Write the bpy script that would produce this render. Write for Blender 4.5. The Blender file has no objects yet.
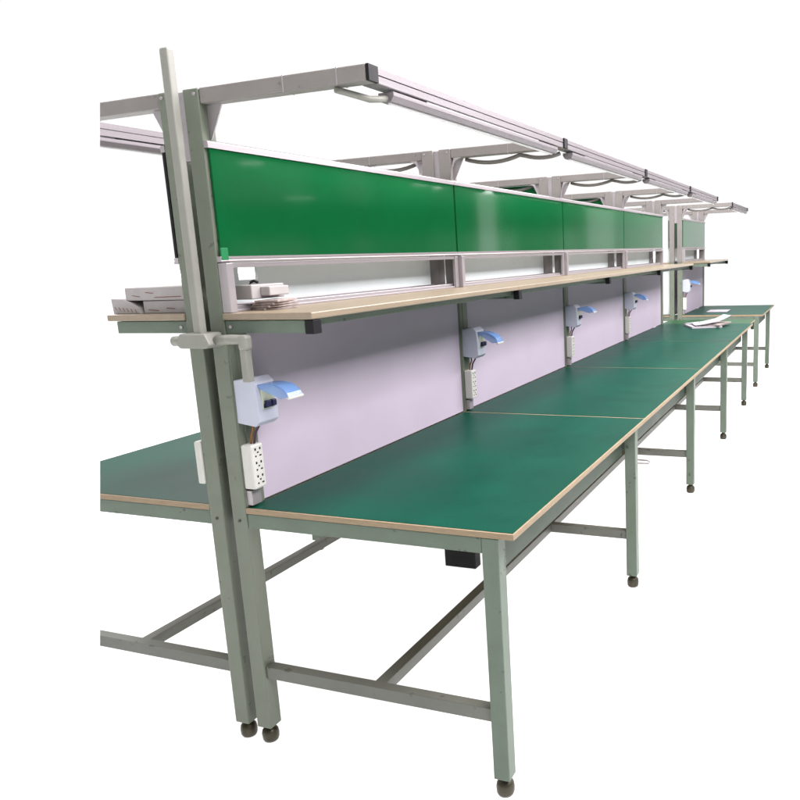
import bpy, bmesh, math, random
from mathutils import Vector, Matrix
random.seed(7)
S = bpy.context.scene
COL = S.collection

# ------------------------------------------------------------------ camera
cam_d = bpy.data.cameras.new("camera")
cam = bpy.data.objects.new("camera", cam_d); COL.objects.link(cam)
F_PX, CX, CY = 786.04, 531.09, 414.98          # solved from the photograph (800 px wide)
cam_d.sensor_fit = 'HORIZONTAL'; cam_d.sensor_width = 36
cam_d.lens = F_PX / 800 * 36
cam_d.shift_x = (400 - CX) / 800
cam_d.shift_y = (CY - 400) / 800
cam_d.clip_start = .05; cam_d.clip_end = 400
CAMLOC = Vector((1.5538, -1.6893, 1.4193))
cam.location = CAMLOC
cam.rotation_euler = (1.3719, .0386, .3699)
S.camera = cam
S.render.resolution_x = S.render.resolution_y = 1024

# ------------------------------------------------------------------ white world surround
W = bpy.data.worlds.new("World"); S.world = W; W.use_nodes = True
nt = W.node_tree; nt.nodes.clear()
def N(t, **k):
    n = nt.nodes.new(t)
    for a, b in k.items(): setattr(n, a, b)
    return n
def MATH(op, a, b=None):
    n = N('ShaderNodeMath', operation=op)
    for i, v in enumerate((a, b)):
        if v is None: continue
        if isinstance(v, (int, float)): n.inputs[i].default_value = v
        else: nt.links.new(v, n.inputs[i])
    return n.outputs[0]
out = N('ShaderNodeOutputWorld'); bg = N('ShaderNodeBackground'); nt.links.new(bg.outputs[0], out.inputs[0])
tc = N('ShaderNodeTexCoord'); sp = N('ShaderNodeSeparateXYZ'); nt.links.new(tc.outputs['Generated'], sp.inputs[0])
x, y, z = sp.outputs
hor = MATH('SQRT', MATH('ADD', MATH('MULTIPLY', x, x), MATH('MULTIPLY', y, y)))
dot = MATH('DIVIDE', MATH('ADD', MATH('MULTIPLY', x, -.26), MATH('MULTIPLY', y, .966)), MATH('MAXIMUM', hor, .001))
mr = N('ShaderNodeMapRange', interpolation_type='SMOOTHSTEP'); nt.links.new(dot, mr.inputs[0])
mr.inputs[1].default_value = .42; mr.inputs[2].default_value = .66
mr.inputs[3].default_value = .34; mr.inputs[4].default_value = 1.02     # world dimmed behind the camera to weaken the fill light, white in front
# world dimmed to the right, pale columns and dark band added for board reflections
def MR(src, a, b, c, d):
    n = N('ShaderNodeMapRange', interpolation_type='SMOOTHSTEP'); nt.links.new(src, n.inputs[0])
    for i, v in enumerate((a, b, c, d)): n.inputs[i + 1].default_value = v
    return n.outputs[0]
xn = MATH('DIVIDE', x, MATH('MAXIMUM', hor, .001)); el = MATH('DIVIDE', z, MATH('MAXIMUM', hor, .001))
cmb = N('ShaderNodeCombineXYZ'); nt.links.new(MATH('MULTIPLY', xn, 9), cmb.inputs[0]); nt.links.new(MATH('MULTIPLY', el, 1.2), cmb.inputs[1])
wn = N('ShaderNodeTexNoise'); nt.links.new(cmb.outputs[0], wn.inputs['Vector']); wn.inputs['Scale'].default_value = 1; wn.inputs['Detail'].default_value = 1
cols = MR(wn.outputs[0], .48, .56, .45, 1.25)
band = MATH('SUBTRACT', 1, MATH('MULTIPLY', MR(MATH('ABSOLUTE', MATH('SUBTRACT', el, .052)), .008, .035, .85, 0), 1))
def stripe(c, w):                       # a pale pillar of the room, seen mirrored in the enamel boards
    return MR(MATH('ABSOLUTE', MATH('SUBTRACT', xn, c)), w, w * 1.25, 1, 0)
dim = MATH('ADD', MATH('MULTIPLY', MATH('MULTIPLY', cols, band), .5), MATH('MULTIPLY', MATH('ADD', stripe(.410, .009), MATH('MULTIPLY', stripe(.279, .014), .6)), 1.3))
for xc, xw, ec, ew, pw in ((.400, .014, .0795, .0022, 9), (.462, .004, .088, .003, 7), (.480, .010, .091, .0015, 4), (.640, .012, .118, .002, 5), (.60, .016, .078, .0016, 2.5)):   # bright spots added to the world for lamp glints in the boards
    g1 = MR(MATH('ABSOLUTE', MATH('SUBTRACT', xn, xc)), xw * .6, xw, 1, 0); g2 = MR(MATH('ABSOLUTE', MATH('SUBTRACT', el, ec)), ew * .5, ew * 1.3, 1, 0)
    dim = MATH('ADD', dim, MATH('MULTIPLY', MATH('MULTIPLY', g1, g2), pw))
side_ = MR(xn, .12, .36, 0, 1)
lvl = MATH('ADD', MATH('MULTIPLY', mr.outputs[0], MATH('SUBTRACT', 1, side_)), MATH('MULTIPLY', side_, dim))
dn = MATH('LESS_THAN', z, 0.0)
mx = N('ShaderNodeMix'); nt.links.new(dn, mx.inputs[0]); nt.links.new(lvl, mx.inputs[2]); nt.links.new(MR(xn, .15, .25, 4.3, .12), mx.inputs[3])   # lower world boosted, added to light the floor white from below
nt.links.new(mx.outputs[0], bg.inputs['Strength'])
bg.inputs['Color'].default_value = (1, 1, 1, 1)

# ceiling tube rows
def area(name, loc, target, sx, sy, power, col):
    sx, sy = sy, sx
    d = bpy.data.lights.new(name, 'AREA'); d.shape = 'RECTANGLE'; d.size = sx; d.size_y = sy; d.energy = power; d.color = col
    o = bpy.data.objects.new(name, d); COL.objects.link(o); o.location = loc
    zz = (Vector(loc) - Vector(target)).normalized(); yy = Vector((0, 1, 0)); xx = yy.cross(zz).normalized()      # long side runs along the benches
    o.rotation_euler = Matrix((xx, yy, zz)).transposed().to_euler()
    return o
area("tube_row_light", (2.6, 3.0, 3.3), (0.2, 3.0, .9), 9, 1.1, 450, (1, .95, .98))
area("tube_row_light", (.9, 3.5, 4.4), (.8, 3.5, 0), 9, 1.2, 440, (1, .97, .98))
area("tube_row_light", (-3.2, 3.0, 3.4), (-.4, 3.0, .9), 9, .5, 260, (1, .97, .98))
S.view_settings.view_transform = 'Standard'; S.view_settings.look = 'None'
S.view_settings.exposure = 0; S.view_settings.gamma = 1

# ------------------------------------------------------------------ materials
def mat(name, col, rough=.5, metal=0, spec=.5, var=.08, scale=6, bump=0, bscale=60, aniso=None, spots=0, coat=0):
    m = bpy.data.materials.new(name); m.use_nodes = True
    t = m.node_tree; b = t.nodes['Principled BSDF']
    b.inputs['Roughness'].default_value = rough; b.inputs['Metallic'].default_value = metal
    b.inputs['Specular IOR Level'].default_value = spec
    b.inputs['Coat Weight'].default_value = coat
    geo = t.nodes.new('ShaderNodeNewGeometry')
    mp = t.nodes.new('ShaderNodeMapping'); t.links.new(geo.outputs['Position'], mp.inputs[0])
    if aniso: mp.inputs['Scale'].default_value = aniso
    n = t.nodes.new('ShaderNodeTexNoise'); n.inputs['Scale'].default_value = scale; n.inputs['Detail'].default_value = 6
    n.inputs['Roughness'].default_value = .62
    t.links.new(mp.outputs[0], n.inputs['Vector'])
    r = t.nodes.new('ShaderNodeValToRGB')
    r.color_ramp.elements[0].position = .3; r.color_ramp.elements[1].position = .7
    r.color_ramp.elements[0].color = tuple(c * (1 - var) for c in col) + (1,)
    r.color_ramp.elements[1].color = tuple(min(1, c * (1 + var)) for c in col) + (1,)
    t.links.new(n.outputs[0], r.inputs[0]); src = r.outputs[0]
    if spots:
        v = t.nodes.new('ShaderNodeTexNoise'); v.inputs['Scale'].default_value = 34; v.inputs['Detail'].default_value = 3
        t.links.new(geo.outputs['Position'], v.inputs['Vector'])
        rr = t.nodes.new('ShaderNodeValToRGB'); rr.color_ramp.elements[0].position = .67; rr.color_ramp.elements[1].position = .71
        t.links.new(v.outputs[0], rr.inputs[0])
        mu = t.nodes.new('ShaderNodeMath'); mu.operation = 'MULTIPLY'; mu.inputs[1].default_value = min(1, spots * 1.4); t.links.new(rr.outputs[0], mu.inputs[0])
        mi = t.nodes.new('ShaderNodeMix'); mi.data_type = 'RGBA'; t.links.new(mu.outputs[0], mi.inputs[0])
        t.links.new(src, mi.inputs[6]); mi.inputs[7].default_value = tuple(c * .35 for c in col) + (1,); src = mi.outputs[2]
    t.links.new(src, b.inputs['Base Color'])
    # a little uneven gloss
    m2 = t.nodes.new('ShaderNodeMapRange'); t.links.new(n.outputs[0], m2.inputs[0])
    m2.inputs[3].default_value = max(0.02, rough * .8); m2.inputs[4].default_value = min(1, rough * 1.25)
    t.links.new(m2.outputs[0], b.inputs['Roughness'])
    if bump:
        nb = t.nodes.new('ShaderNodeTexNoise'); nb.inputs['Scale'].default_value = bscale; nb.inputs['Detail'].default_value = 3
        t.links.new(mp.outputs[0], nb.inputs['Vector'])
        bp = t.nodes.new('ShaderNodeBump'); bp.inputs['Strength'].default_value = bump; bp.inputs['Distance'].default_value = .002
        t.links.new(nb.outputs[0], bp.inputs['Height']); t.links.new(bp.outputs[0], b.inputs['Normal'])
    return m
M = dict(
    steel=mat('grey_green_powder_coat', (.108, .142, .108), .45, 0, .35, .12, 5, .25, 160, spots=.6),
    srail=mat('grey_stretcher_paint', (.122, .128, .110), .45, 0, .35, .12, 5, .25, 160, spots=.5),
    steel_shade=mat('shaded_green_steel', (.035, .058, .036), .5, 0, .3, .12, 5, .2, 160),  # steel darkened in its colour for the shade under the tabletop overhang
    arm=mat('grey_mauve_coat', (.195, .18, .17), .42, 0, .4, .06, 9, .2, 160, spots=.3),
    post=mat('grey_coat', (.135, .155, .118), .45, 0, .4, .07, 9, .25, 160, spots=.35),
    alu=mat('brushed_aluminium', (.37, .342, .354), .38, .55, .4, .06, 10, .15, 80, (1, .05, 1)),
    lam=mat('green_laminate', (.0018, .048, .030), .38, 0, .06, .16, 3.5, .2, 260, spots=.15),
    lam_bright=mat('bright_green_mat', (.004, .060, .014), .4, 0, .3, .08, 5),
    ply=mat('plywood_edge', (.27, .205, .13), .6, 0, .3, .16, 30, .3, 200, (1, 1, 9)),
    shelf=mat('pale_wood_laminate', (.24, .19, .132), .33, 0, .5, .08, 14, .1, 120, (3, .4, 3)),
    board=mat('green_enamel_board', (.003, .080, .023), .05, 0, .21, .10, 1.6, .04, 4, spots=.06),
    panel=mat('lilac_grey_partition', (.45, .398, .478), .6, 0, .25, .03, 5, .12, 300),
    railm=mat('anodised_rail', (.19, .172, .182), .42, .35, .4, .07, 10, .15, 80, (1, .05, 1)),
    pale=mat('pale_grey_sheet', (.72, .78, .77), .5, 0, .3, .04, 4),
    black=mat('black_plastic', (.006, .0055, .007), .5, 0, .2, .15, 20),
    white=mat('white_plastic', (.50, .50, .465), .4, 0, .4, .03, 12),
    box=mat('cool_white_plastic', (.42, .44, .52), .35, 0, .4, .03, 12),
    ivory=mat('ivory_conduit', (.225, .228, .20), .42, 0, .4, .05, 12),
    foot=mat('dark_brass_foot', (.055, .048, .032), .35, .6, .5, .3, 60),
    card=mat('warm_white_card', (.37, .35, .345), .7, 0, .2, .05, 20),
    red=mat('red_print', (.20, .10, .085), .7, 0, .2, .1, 20),
    brown=mat('brown_wire', (.22, .10, .03), .4, 0, .4, .1, 20),
    dwire=mat('dark_wire', (.05, .02, .04), .4, 0, .4, .1, 20),
    navy=mat('dark_blue_switch', (.01, .01, .06), .4, 0, .4, .1, 20),
    yellow=mat('cream_breaker', (.5, .53, .40), .4, 0, .4, .1, 20),
    paper=mat('printed_paper', (.44, .41, .45), .55, 0, .3, .06, 14),
    pink=mat('mauve_print', (.30, .25, .235), .55, 0, .3, .3, 60),
    teal=mat('green_tape', (.004, .16, .05), .5, 0, .3, .1, 10),
)
lid = bpy.data.materials.new('blue_clear_plastic'); lid.use_nodes = True
b = lid.node_tree.nodes['Principled BSDF']; b.inputs['Base Color'].default_value = (.17, .32, .62, 1)
b.inputs['Roughness'].default_value = .12; b.inputs['Alpha'].default_value = .72; b.inputs['Specular IOR Level'].default_value = .6
tn = lid.node_tree.nodes.new('ShaderNodeTexNoise'); tn.inputs['Scale'].default_value = 30
tr = lid.node_tree.nodes.new('ShaderNodeMapRange'); tr.inputs[3].default_value = .50; tr.inputs[4].default_value = .52
lid.node_tree.links.new(tn.outputs[0], tr.inputs[0]); lid.node_tree.links.new(tr.outputs[0], b.inputs['Alpha'])
M['lid'] = lid
lamp = bpy.data.materials.new('frosted_tube'); lamp.use_nodes = True
b = lamp.node_tree.nodes['Principled BSDF']; b.inputs['Base Color'].default_value = (.8, .8, .8, 1); b.inputs['Roughness'].default_value = .3
M['tube'] = lamp
fl = bpy.data.materials.new('white_translucent_floor'); fl.use_nodes = True  # translucent so the added light from below whitens it and clears shadows
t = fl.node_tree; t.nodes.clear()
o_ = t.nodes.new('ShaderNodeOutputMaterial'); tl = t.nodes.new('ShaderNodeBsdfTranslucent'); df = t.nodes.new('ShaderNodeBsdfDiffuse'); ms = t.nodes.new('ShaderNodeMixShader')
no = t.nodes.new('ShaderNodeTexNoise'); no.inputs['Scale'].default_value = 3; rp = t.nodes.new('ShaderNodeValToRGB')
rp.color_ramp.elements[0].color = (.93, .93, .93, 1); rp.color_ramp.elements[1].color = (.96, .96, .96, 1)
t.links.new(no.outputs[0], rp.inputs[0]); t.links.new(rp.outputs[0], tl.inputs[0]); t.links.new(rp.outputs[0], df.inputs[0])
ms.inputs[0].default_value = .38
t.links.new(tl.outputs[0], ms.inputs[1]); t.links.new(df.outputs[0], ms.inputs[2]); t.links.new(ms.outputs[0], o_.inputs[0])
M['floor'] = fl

# ------------------------------------------------------------------ mesh helpers
GAP = -.133                                    # left row is the right row mirrored about the gap between the posts
class MB:
    def __init__(s): s.bm = bmesh.new()
    def box(s, x0, x1, y0, y1, z0, z1, bev=.0015):
        n0 = len(s.bm.verts)
        r = bmesh.ops.create_cube(s.bm, size=1)
        for v in r['verts']:
            v.co = Vector((x0 + (x1 - x0) * (v.co.x + .5), y0 + (y1 - y0) * (v.co.y + .5), z0 + (z1 - z0) * (v.co.z + .5)))
        if bev:
            es = {e for v in r['verts'] for e in v.link_edges}
            bmesh.ops.bevel(s.bm, geom=list(es), offset=bev, segments=2, affect='EDGES', profile=.5)
        return s
    def prism(s, poly, axis, a, c, bev=0):
        # poly: 2-D outline; axis 'x','y','z' extruded from a to c
        def P(u, v, w):
            return {'x': (w, u, v), 'y': (u, w, v), 'z': (u, v, w)}[axis]
        va = [s.bm.verts.new(P(u, v, a)) for u, v in poly]; vb = [s.bm.verts.new(P(u, v, c)) for u, v in poly]
        n = len(poly); fs = [s.bm.faces.new(va), s.bm.faces.new(vb[::-1])]
        for i in range(n): fs.append(s.bm.faces.new((va[i], vb[i], vb[(i + 1) % n], va[(i + 1) % n])))
        bmesh.ops.recalc_face_normals(s.bm, faces=fs)
        if bev:
            es = {e for f in fs for e in f.edges}
            bmesh.ops.bevel(s.bm, geom=list(es), offset=bev, segments=2, affect='EDGES', profile=.5)
        return s
    def tube(s, pts, r, n=10):
        pts = [Vector(p) for p in pts]; rings = []
        for i, p in enumerate(pts):
            d = (pts[min(i + 1, len(pts) - 1)] - pts[max(i - 1, 0)]).normalized()
            a = d.cross(Vector((0, 0, 1)) if abs(d.z) < .9 else Vector((1, 0, 0))).normalized(); c = d.cross(a)
            rr = r[i] if isinstance(r, (list, tuple)) else r
            rings.append([s.bm.verts.new(p + rr * (math.cos(2 * math.pi * k / n) * a + math.sin(2 * math.pi * k / n) * c)) for k in range(n)])
        fs = []
        for A, B in zip(rings, rings[1:]):
            for k in range(n):
                f = s.bm.faces.new((A[k], A[(k + 1) % n], B[(k + 1) % n], B[k])); f.smooth = True; fs.append(f)
        fs += [s.bm.faces.new(rings[0][::-1]), s.bm.faces.new(rings[-1])]
        bmesh.ops.recalc_face_normals(s.bm, faces=fs)
        return s
    def lathe(s, cx, cy, prof, n=20):
        return s.tube([(cx, cy, z) for r, z in prof], [max(r, .0005) for r, z in prof], n)
    def rot(s, m, first=0):
        bmesh.ops.transform(s.bm, matrix=m, verts=list(s.bm.verts)[first:]); return s
    def mesh(s, name, material, side=1):
        if side < 0:
            for v in s.bm.verts: v.co.x = GAP - v.co.x
            bmesh.ops.reverse_faces(s.bm, faces=s.bm.faces)
        me = bpy.data.meshes.new(name); s.bm.to_mesh(me); s.bm.free()
        me.materials.append(M[material]); return me
def link(name, me, parent=None, loc=(0, 0, 0)):
    o = bpy.data.objects.new(name, me); COL.objects.link(o); o.location = loc
    if parent: o.parent = parent
    return o
def thing(name, label, cat, loc=(0, 0, 0), group=None, me=None):
    o = bpy.data.objects.new(name, me); COL.objects.link(o); o.location = loc
    o['label'] = label; o['category'] = cat
    if group: o['group'] = group
    return o
def curve(p0, p1, sag, n=9):
    p0, p1 = Vector(p0), Vector(p1)
    return [p0.lerp(p1, i / n) - Vector((0, 0, sag * 4 * (i / n) * (1 - i / n))) for i in range(n + 1)]

# ------------------------------------------------------------------ the setting: one white floor
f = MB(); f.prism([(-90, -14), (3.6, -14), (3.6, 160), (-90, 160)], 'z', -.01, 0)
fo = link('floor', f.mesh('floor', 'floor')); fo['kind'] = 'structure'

# ------------------------------------------------------------------ workbench
L = 1.4167          # bay length
CACHE = {}
def part(key, name, material, side, parent, fn, zoff=0, loc=(0, 0, 0)):
    k = (key, material, side)
    if k not in CACHE:
        m = MB(); fn(m); CACHE[k] = m.mesh(name, material, side)
    return link(name, CACHE[k], parent, loc)

def foot(side, parent, cx, cy, dy=0, key='f'):
    part('foot' + key, 'levelling_foot', 'foot', side, parent,
         lambda m: m.lathe(cx, cy, [(.012, .054), (.012, .043), (.018, .041), (.0235, .034), (.0255, .022), (.0245, .008), (.021, 0)]), loc=(0, dy, 0))

def rail_profile(x0, x1, z0, z1, g=.005, d=.006):
    zm = (z0 + z1) / 2; xm = (x0 + x1) / 2
    return [(x0, z0), (x1 - .002, z0), (x1, z0 + .002), (x1, zm - g), (x1 - d, zm - g), (x1 - d, zm + g), (x1, zm + g), (x1, z1 - .002), (x1 - .002, z1),
            (x0 + .002, z1), (x0, z1 - .002), (x0, zm + g), (x0 + d, zm + g), (x0 + d, zm - g), (x0, zm - g)]

def end_frame(side, root, dy=0, leg=True, hanging=False):
    """post, leg, rails, bracket and overhead arm standing at one end of a bay"""
    loc = (0, dy, 0)
    tw = .809 if side < 0 else .824
    p = part('post', 'post', 'post', side, root, lambda m: m.box(-.05, 0, 0, .05, .052, 1.876, .003), loc=loc)
    foot(side, p, -.025, .025, 0, 'p')
    if side > 0:
        part('joint', 'joining_strip', 'alu', side, p, lambda m: m.box(-.0825, -.0505, .008, .024, 1.70, 1.872, .001))
        part('cover', 'post_cover', 'post', side, p, lambda m: m.prism([(.0005, -.024), (.0045, -.024), (.0045, .020), (.0015, .022), (.0015, .030), (.0045, .032), (.0045, .074), (.0005, .074)] if 0 else [(.0005, .004), (.0035, .004), (.0035, .024), (.001, .026), (.001, .032), (.0035, .034), (.0035, .078), (.0005, .078)], 'z', .752, 1.246))
    part('toprail', 'front_apron', 'steel', side, root, lambda m: m.box(.001, tw - .09, .003, .043, .690, .7325, .002), loc=loc)
    lg = part('leg', 'leg', 'steel', side, root, lambda m: m.box(tw - .089, tw - .043, 0, .046, .052, .7325, .003), loc=loc)
    foot(side, lg, tw - .066, .023, 0, 'l')
    part('footrail', 'foot_rail', 'srail', side, root, lambda m: m.box(.001, tw - .09, .008, .042, .216, .254, .002), loc=loc)
    part('bolts', 'bolt', 'alu', side, p, lambda m: [m.tube([(-.012, .0005, 1.862), (-.012, -.0035, 1.862)], .0045, 8)])
    part('boltb', 'bolt', 'foot', side, p, lambda m: [m.tube([(-.025, .0005, .711), (-.025, -.003, .711)], .0045, 6)])
    part('boltc', 'bolt', 'alu', side, br0 if 0 else root, lambda m: [m.tube([(.020, .0035, 1.264), (.020, -.001, 1.264)], .0045, 8)], loc=loc)
    br = part('bracket', 'shelf_bracket', 'steel', side, root, lambda m: m.box(.001, .262, .003, .036, .0 + 1.247, 1.281, .002), loc=loc)
    if side > 0 or dy or root.location.y > 0: part('bcap', 'end_cap', 'black', side, br, lambda m: m.box(.262, .288, .001, .038, 1.244, 1.281, .002))
    if dy > 0 or root.location.y > 0:
        part('sleeve', 'post_sleeve', 'arm', side, p, lambda m: m.box(-.0515, .001, -.0015, .0515, 1.302, 1.8755, .002))
    ar = part('arm', 'overhead_arm', 'arm', side, root, lambda m: m.box(.001, .500, .003, .046, 1.838, 1.876, .003), loc=loc)
    part('acap', 'end_cap', 'black', side, ar, lambda m: m.box(.5005, .509, .003, .046, 1.838, 1.876, .001))
    for bx in (.262, .418):
        part('band%d' % int(bx * 1000), 'arm_band', 'alu', side, ar, lambda m: m.box(bx, bx + .003, .002, .047, 1.837, 1.877, .0005))
    part('gus', 'gusset_plate', 'alu', side, root, lambda m: (m.prism([(.001, 1.752), (.006, 1.752), (.050, 1.836), (.001, 1.836)], 'y', .026, .030),
                                                            m.prism([(.001, 1.752), (.001, 1.836), (-.0, 1.836), (-.0, 1.752)], 'y', .026, .030) if 0 else m), loc=loc)
    return p

def breaker_box(side, root, dy, idx):
    prof = [(.0, .996), (.062, .987), (.078, 1.0), (.078, 1.052), (.072, 1.108), (.056, 1.124), (.0, 1.116)]
    o = part('bbox', 'breaker_box', 'box', side, root, lambda m: m.prism(prof, 'y', .006, .088, .0025), loc=(0, dy, 0))
    part('bwin', 'window_recess', 'yellow', side, o, lambda m: m.box(.0745, .0800, .024, .074, 1.034, 1.090, .001))
    part('bsw', 'switch', 'navy', side, o, lambda m: (m.box(.080, .093, .030, .046, 1.040, 1.058, .002), m.box(.080, .093, .052, .068, 1.040, 1.058, .002), m.box(.080, .083, .027, .071, 1.037, 1.049, .001)))
    def lidf(m):
        pts = []
        n = 9
        for i in range(n):
            a = i / (n - 1); pts.append((.074 + .100 * math.sin(a * 1.35) / math.sin(1.35), 1.104 + .010 * math.sin(a * 2.2) - .040 * a * a))
        low = [(u - .002, v - .0035) for u, v in pts][::-1]
        m.prism(pts + low, 'y', .018, .078)
        # side cheeks of the visor
        for ya in (.018, .0765):
            m.prism(pts + [(.150, 1.066), (.078, 1.092)], 'y', ya, ya + .0015)
    l = part('blid', 'lid', 'lid', side, o, lidf)
    a = (0, .16, -.08, .10, .0)[idx]; h = Vector((.074, 0, 1.104)); l.rotation_euler = (0, a, 0); l.location = h - Matrix.Rotation(a, 3, 'Y') @ h
    part('blip', 'lid_edge', 'white', side, l, lambda m: m.box(.169, .178, .016, .080, 1.0655, 1.0725, .002))
    wb = part('bwire', 'wire', 'brown', side, o, lambda m: (m.tube([(.030, .03, 1.0), (.032, .03, .975), (.024, .028, .955), (.022, .026, .925)], .0035, 8)))
    part('bwire2', 'wire', 'dwire', side, o, lambda m: (m.tube([(.052, .035, 1.0), (.050, .034, .985), (.036, .031, .962), (.029, .030, .925)], .0035, 8)))
    s = part('strip', 'power_strip', 'white', side, root, lambda m: m.box(.004, .042, .002, .050, .806, .934, .005), loc=(0, dy, 0))
    def holes(zc):
        def fn(m):
            for (yy, zz, w, h) in ((.018, .010, .0045, .0065), (.037, .010, .0045, .0065), (.0275, .0, .005, .004), (.018, -.010, .0045, .0045), (.037, -.010, .007, .004)):
                m.box(.0415, .0426, yy - w / 2 - .001, yy + w / 2, zc + zz - h / 2, zc + zz + h / 2, 0)
        return fn
    for q, zc in enumerate((.910, .871, .832)):
        part('hole%d' % q, 'outlet', 'black', side, s, holes(zc))
    part('mplate', 'mounting_plate', 'alu', side, root, lambda m: m.box(.001, .022, .008, .046, .757, .800, .001), loc=(0, dy, 0))

def workbench(side, Y, label, group, last=False, first=False, hanging=False, idx=0):
    root = thing('workbench', label, 'workbench', (0, Y, 0), group)
    tw = .809 if side < 0 else .824
    end_frame(side, root, 0)
    if last: end_frame(side, root, L - .05)
    y1 = L
    tt = part('ttop%d' % last, 'tabletop', 'ply', side, root, lambda m: m.box(0, tw, .0002, y1 - .0002, .7335, .7490, .0004))
    part('tlam%d' % last, 'laminate_surface', 'lam', side, tt, lambda m: m.box(.004, tw - .004, .007, y1 - .007, .7491, .7503, .0004))
    part('apron', 'side_apron', 'steel_shade', side, root, lambda m: m.box(tw - .130, tw - .100, .09, L - .002, .590 if side > 0 else .69, .7325, .002))
    part('apron2', 'rear_apron', 'steel', side, root, lambda m: m.box(-.045, -.010, .052, L - .002, .686, .7325, .002))
    part('stretch', 'stretcher', 'srail', side, root, lambda m: m.box(.357, .394, .043, L + (0 if last else .006), .218, .252, .002))
    part('panel', 'partition_panel', 'panel', side, root, lambda m: m.box(-.016, -.004, .051, L - .001, .752, 1.276, .001))
    sh = part('shelf', 'shelf', 'shelf', side, root, lambda m: m.box(.0, .290, -.004, L - .003, 1.2825, 1.301, .003))
    part('lip', 'shelf_lip', 'steel', side, sh, lambda m: m.box(.236, .258, .038, L - .002, 1.262, 1.282, .002))
    # open sill frame under the green board
    def sill(m):
        if side > 0: m.box(.001, .030, .0, .026, 1.3015, 1.434, .002)
        m.box(.001, .014, L - .034, L - .003, 1.3015, 1.434, .002)
        m.box(.001, .012, .027, L - .035, 1.421, 1.434, .001)
        m.box(-.030, -.004, .052, L - .002, 1.3015, 1.318, .002)
        m.box(.001, .008, .027, L - .035, 1.3015, 1.3075, .001)
    part('sill', 'sill_frame', 'alu', side, root, sill)
    off = 0
    bd = part('board', 'board', 'board', side, root, lambda m: m.box(.002 + off, .009 + off, .010, L - .004, 1.4515, 1.7285, .0006))
    def bframe(m):
        m.prism([(.0 + off, 1.7286), (.014 + off, 1.7286), (.014 + off, 1.742), (.011 + off, 1.7455), (.0 + off, 1.7455)], 'y', .0, L - .002)
        m.prism([(.0 + off, 1.4365), (.014 + off, 1.4365), (.016 + off, 1.440), (.012 + off, 1.4436), (.014 + off, 1.447), (.014 + off, 1.4514), (.0 + off, 1.4514)], 'y', .0, L - .002)
    part('bframe', 'board_frame', 'alu', side, bd, bframe)
    if side < 0:
        ya, yb = .202, .285
        part('infill%d' % first, 'back_sheet', 'pale', side, root, (lambda m: (m.box(-.022, -.012, .052, ya, 1.3015, 1.440, 0), m.box(-.022, -.012, yb, L - .030, 1.3015, 1.440, 0),
             m.box(-.022, -.012, ya, yb, 1.3015, 1.384, 0), m.box(-.022, -.012, ya, yb, 1.425, 1.440, 0))) if first else (lambda m: m.box(-.022, -.012, .052, L - .030, 1.3015, 1.440, .001)))
        part('bedge', 'edge_trim', 'black', side, bd, lambda m: m.box(.001, .010, -.001, .009, 1.452, 1.728, .001))
    # lamp rail between the arm ends
    lr = part('lrail', 'lamp_rail', 'railm', side, root, lambda m: m.prism(rail_profile(.462, .504, 1.838, 1.877, .0018, .003), 'y', .048, L + .001))
    fx = part('fixture', 'light_fixture', 'railm', side, root, lambda m: m.prism([(.462, 1.832), (.506, 1.832), (.506, 1.822), (.498, 1.809), (.470, 1.809), (.462, 1.822)], 'y', .115, 1.345, .001))
    part('tube', 'lamp_tube', 'tube', side, fx, lambda m: m.tube([(.484, .130, 1.8085), (.484, 1.330, 1.8085)], .0045, 12))
    part('clip', 'rail_clip', 'alu', side, lr, lambda m: (m.box(.472, .500, .30, 1.15, 1.8325, 1.8375, 0), m))
    if side > 0:
        breaker_box(side, root, 0 if first else .008, idx)
        if not first: part('shoe', 'base_shoe', 'black', side, root, lambda m: m.box(-.145, .014, -.002, .058, .0, .098, .004))
    if first:
        part('cable0', 'cable', 'ivory', side, root, lambda m: m.tube([(.40, .025, 1.832), (.43, .026, 1.822), (.46, .03, 1.812), (.478, .05, 1.806), (.484, .09, 1.812), (.484, .12, 1.818)], .008, 10))
    else:
        part('cable', 'cable', 'arm', side, root, lambda m: (m.tube(curve((.05, .05, 1.834), (.30, .045, 1.832), .020) + curve((.31, .044, 1.832), (.47, .06, 1.826), .014)[1:], .0085, 8)))
        part('gus2', 'gusset_plate', 'alu', side, root, lambda m: (m.prism([(.001, 1.750), (.008, 1.750), (.014, 1.80), (.028, 1.825), (.054, 1.836), (.045, 1.837), (.001, 1.837)][:6] + [(.022, 1.837), (.012, 1.80)], 'y', -.010, -.006)))
    if hanging:
        part('hang', 'hanging_board', 'board', side, root, lambda m: m.box(.02, .47, .050, .056, 1.68, 1.838, .001))
    return root

GR = 'workbenches joined end to end in the right-hand row'
GL = 'workbenches joined end to end in the left-hand row behind the partitions'
R = []
for k, lab in enumerate([
        'green-topped workbench nearest the viewer, with its open steel end frame and long lilac partition',
        'second green-topped workbench from the front in the right-hand row, beyond the first tan seam',
        'third green-topped workbench from the front in the right-hand row, between second and third seams',
        'fourth and last workbench of the right-hand row, just before the papers and the gap']):
    R.append(workbench(1, k * L, lab, GR, last=(k == 3), first=(k == 0), idx=k))
Lb = []
for k, lab in enumerate([
        'left-hand workbench at the near end, its green top and shelf cut off at the left',
        'second workbench of the left-hand row, mostly hidden behind the near right-hand partition',
        'third workbench of the left-hand row, its arm and hung green sheet showing above the boards',
        'fourth left-hand workbench, last before the gap, only arm and post tops visible']):
    Lb.append(workbench(-1, k * L, lab, GL, last=(k == 3), first=(k == 0), hanging=(k >= 2)))
YB = 6.66
RF = workbench(1, YB, 'separate far green workbench standing beyond the gap at the right-hand end', 'far workbenches beyond the gap', last=True)
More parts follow.
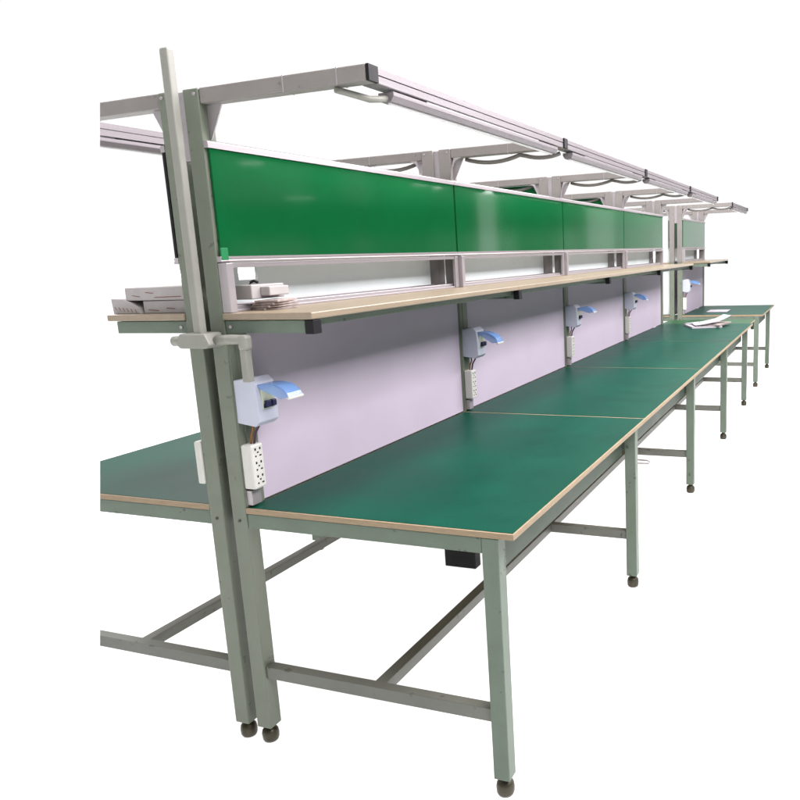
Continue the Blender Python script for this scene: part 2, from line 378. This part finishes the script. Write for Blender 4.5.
LF = workbench(-1, YB, 'far left-side workbench beyond the gap, hidden but for its post and pale end panel', 'far workbenches beyond the gap', last=True)
part('endp', 'end_panel', 'pale', -1, LF, lambda m: m.box(.002, .16, .052, .062, .755, 1.76, .001))

# ---- the near left bench carries the conduit run on its post
m = MB()
m.box(-.0545, -.0285, -.058, -.034, 1.245, 1.965, .004)
cp = link('conduit_pipe', m.mesh('conduit_pipe', 'ivory'), Lb[0])
m = MB()
m.prism([(-.112, 1.222), (-.098, 1.252), (-.012, 1.252), (.004, 1.222), (-.01, 1.212), (-.10, 1.212)], 'y', -.066, -.002, .004)
jb = link('junction_cover', m.mesh('junction_cover', 'ivory'), Lb[0])
m = MB(); m.tube([(-.150, -.034, 1.229), (-.105, -.034, 1.231)], .0135, 14)
link('pipe_stub', m.mesh('pipe_stub', 'ivory'), jb)
m = MB(); m.tube([(-.149, -.0345, 1.2285), (-.1515, -.0345, 1.2285)], .006, 10); link('stub_hole', m.mesh('stub_hole', 'black'), jb)
m = MB()
m.tube([(0, -.034, 1.232), (.05, -.034, 1.234), (.082, -.033, 1.233), (.092, -.030, 1.226)], .0135, 14)
link('pipe_stub', m.mesh('pipe_stub', 'ivory'), jb)
m = MB(); m.box(.077, .105, -.046, -.016, 1.205, 1.246, .008); link('elbow', m.mesh('elbow', 'ivory'), jb)
m = MB()
m.box(.078, .099, -.042, -.018, 1.120, 1.214, .003)
link('trunking_drop', m.mesh('trunking_drop', 'ivory'), jb)
# green tape scrap on the post beside the board, and strip switch on the left post
m = MB(); m.box(.0095, .0145, .004, .030, 1.4380, 1.474, .001); link('green_tape', m.mesh('green_tape', 'teal'), R[0])
m = MB(); m.box(-.158, -.134, -.004, .040, .812, .938, .005); link('power_strip', m.mesh('power_strip', 'white'), Lb[0])

# papers, boxes: things of their own -----------------------------------------
def dashes(m, y, lst):
    for (x0, z0, x1, z1) in lst: m.prism([(x0, z0), (x1, z1), (x1, z1 + .0022), (x0, z0 + .0022)], 'y', y - .0006, y)
GS = 'cardboard boxes on the left shelf'
m = MB(); m.box(-.378, -.155, .03, .26, 1.3385, 1.375, .002)
o = thing('carton', 'pale grey carton lying on top of the others on the left shelf', 'box', (0, 0, 0), GS, m.mesh('carton', 'card'))
m = MB(); dashes(m, .0298, [(-.352, 1.352, -.322, 1.348), (-.30, 1.360, -.27, 1.357), (-.268, 1.3455, -.17, 1.347)]); link('printed_marks', m.mesh('printed_marks', 'red'), o)
m = MB(); m.box(-.318, -.150, .034, .24, 1.3012, 1.337, .002)
o = thing('carton', 'small pale carton under the top one, beside the post on the left shelf', 'box', (0, 0, 0), GS, m.mesh('carton', 'card'))
m = MB(); dashes(m, .0338, [(-.30, 1.311, -.26, 1.308)]); link('printed_marks', m.mesh('printed_marks', 'red'), o)
m = MB(); dashes(m, .0338, [(-.232, 1.315, -.20, 1.313)]); link('printed_marks', m.mesh('printed_marks', 'red'), o)
m = MB(); m.prism([(-.428, 1.3012), (-.322, 1.3012), (-.330, 1.318), (-.36, 1.334), (-.385, 1.343), (-.432, 1.345)], 'y', .026, .20, .0015)
o = thing('open_carton', 'slanted pale tray with a row of red printed dashes, leftmost on the left shelf', 'box', (0, 0, 0), GS, m.mesh('open_carton', 'card'))
m = MB()
for q in range(6):
    xx = -.422 + q * .0155; zz = 1.322 - q * .0016
    m.prism([(xx, zz), (xx + .0022, zz), (xx + .0085, zz - .010), (xx + .0063, zz - .010)], 'y', .0254, .0261)
link('printed_marks', m.mesh('printed_marks', 'red'), o)

# right shelf, near end
m = MB(); m.box(-.037, .027, .090, .230, 1.332, 1.372, .003)
dv = thing('device_case', 'pinkish white plastic case on crumpled papers at the near end of right shelf', 'case', (0, 0, 0), None, m.mesh('device_case', 'card'))
m = MB(); m.box(.027, .060, .125, .210, 1.340, 1.366, .003); link('side_module', m.mesh('side_module', 'card'), dv)
m = MB(); m.tube([(-.012, .13, 1.371), (-.010, .132, 1.378), (-.003, .138, 1.382), (.008, .142, 1.377)], .004, 8); link('plug', m.mesh('plug', 'black'), dv)
m = MB()
for i in range(4):
    h = 1.3012 + i * .0072; a = .16 * (i - 2)
    k = len(m.bm.verts)
    m.box(-.036, .036, -.055, .055, 0, .0060, .001)
    m.bm.verts.ensure_lookup_table()
    bmesh.ops.transform(m.bm, matrix=Matrix.Translation((.050 + .003 * i, .150, h)) @ Matrix.Rotation(a, 4, 'Z'), verts=list(m.bm.verts)[k:])
thing('paper_stack', 'small pale brown paper pile under the white case on the right shelf', 'papers', (0, 0, 0), None, m.mesh('paper_stack', 'pink'))

# magazines on the last table of the right row
pr = thing('magazine_pile', 'loose pile of white and mauve printed papers on the far end of the right row', 'papers', (0, 0, 0))
def sheet(x, y, z, w, d, rz, tilt, material, curl=.0, th=.006):
    m = MB(); nx = 8; bm = m.bm
    rows = []
    for s_ in (0, 1):
        g = [[bm.verts.new((w * (i / nx - .5), d * (j - .5), th * s_ + curl * (i / nx) ** 2)) for j in (0, 1)] for i in range(nx + 1)]
        rows.append(g)
    A, B = rows
    for i in range(nx):
        bm.faces.new((A[i][0], A[i][1], A[i + 1][1], A[i + 1][0])); bm.faces.new((B[i][0], B[i + 1][0], B[i + 1][1], B[i][1]))
        for j in (0, 1): bm.faces.new((A[i][j], A[i + 1][j], B[i + 1][j], B[i][j]))
    for i in (0, nx): bm.faces.new((A[i][0], A[i][1], B[i][1], B[i][0]))
    bmesh.ops.recalc_face_normals(bm, faces=bm.faces)
    bmesh.ops.transform(bm, matrix=Matrix.Translation((x, y, z)) @ Matrix.Rotation(rz, 4, 'Z') @ Matrix.Rotation(tilt, 4, 'Y'), verts=bm.verts)
    return link('magazine', m.mesh('magazine', material), pr)
sheet(.42, 5.38, .752, .26, .34, .4, 0, 'paper', .0, .014)
sheet(.50, 5.42, .767, .24, .32, -.2, 0, 'pink', .0, .012)
sheet(.44, 5.36, .780, .20, .24, .3, -.05, 'paper', .02)
sheet(.54, 5.44, .794, .20, .14, .6, -.16, 'paper', .03)
sheet(.37, 5.50, .767, .18, .2, -.5, 0, 'paper', .02)
m = MB(); m.box(.20, .42, YB + .35, YB + .62, .751, .760, .002)
thing('white_sheet', 'flat pale blue-white sheet on the far separate bench', 'papers', (0, 0, 0), None, m.mesh('white_sheet', 'paper'))

# bright green bridging table in the gap
m = MB(); m.box(-.02, .800, 4 * L + .004, 4 * L + .44, .733, .7465, .0015)
gt = thing('bridging_tabletop', 'bright green strip of tabletop bridging the gap after the last seam', 'tabletop', (0, 0, 0), None, m.mesh('bridging_tabletop', 'ply'))
m = MB(); m.box(-.016, .796, 4 * L + .006, 4 * L + .436, .7467, .7495, .001); link('laminate_surface', m.mesh('laminate_surface', 'lam_bright'), gt)

# small grey tab hooked to the foot rail
m = MB(); m.tube([(.40, 2 * L + .02, .216), (.40, 2 * L + .02, .186), (.43, 2 * L + .02, .182), (.50, 2 * L + .02, .180), (.512, 2 * L + .02, .172), (.506, 2 * L + .02, .162), (.43, 2 * L + .02, .160), (.40, 2 * L + .02, .160)], .0048, 8)
thing('wire_hook', 'small bent wire loop hanging under the foot rail between the second and third right-hand legs', 'hook', (0, 0, 0), None, m.mesh('wire_hook', 'alu'))

# ------------------------------------------------------------------ the near left bench ends in a mitred cut, as the photograph shows it
Rm = cam.rotation_euler.to_matrix()
def ray(u, v): return Rm @ Vector(((u - CX) / F_PX, -(v - CY) / F_PX, -1))
nrm = ray(100, 0).cross(ray(100, 800)).normalized()
if nrm.dot(Vector((1, 0, 0))) < 0: nrm = -nrm
bpy.context.view_layer.update()
def cut(o):
    if o.type == 'MESH':
        mw = o.matrix_world
        if min((mw @ v.co - CAMLOC).dot(nrm) for v in o.data.vertices) < 0:
            if max((mw @ v.co - CAMLOC).dot(nrm) for v in o.data.vertices) < 0:
                bpy.data.objects.remove(o); return
            me = o.data.copy(); o.data = me
            bm = bmesh.new(); bm.from_mesh(me); inv = mw.inverted()
            g = bmesh.ops.bisect_plane(bm, geom=bm.verts[:] + bm.edges[:] + bm.faces[:], plane_co=inv @ CAMLOC, plane_no=inv.to_3x3() @ nrm, clear_inner=True)
            ed = [e for e in g['geom_cut'] if isinstance(e, bmesh.types.BMEdge)]
            bmesh.ops.holes_fill(bm, edges=ed, sides=0)
            bm.to_mesh(me); bm.free()
def walk(o):
    for c in list(o.children): walk(c)
    cut(o)
for r_ in Lb: walk(r_)
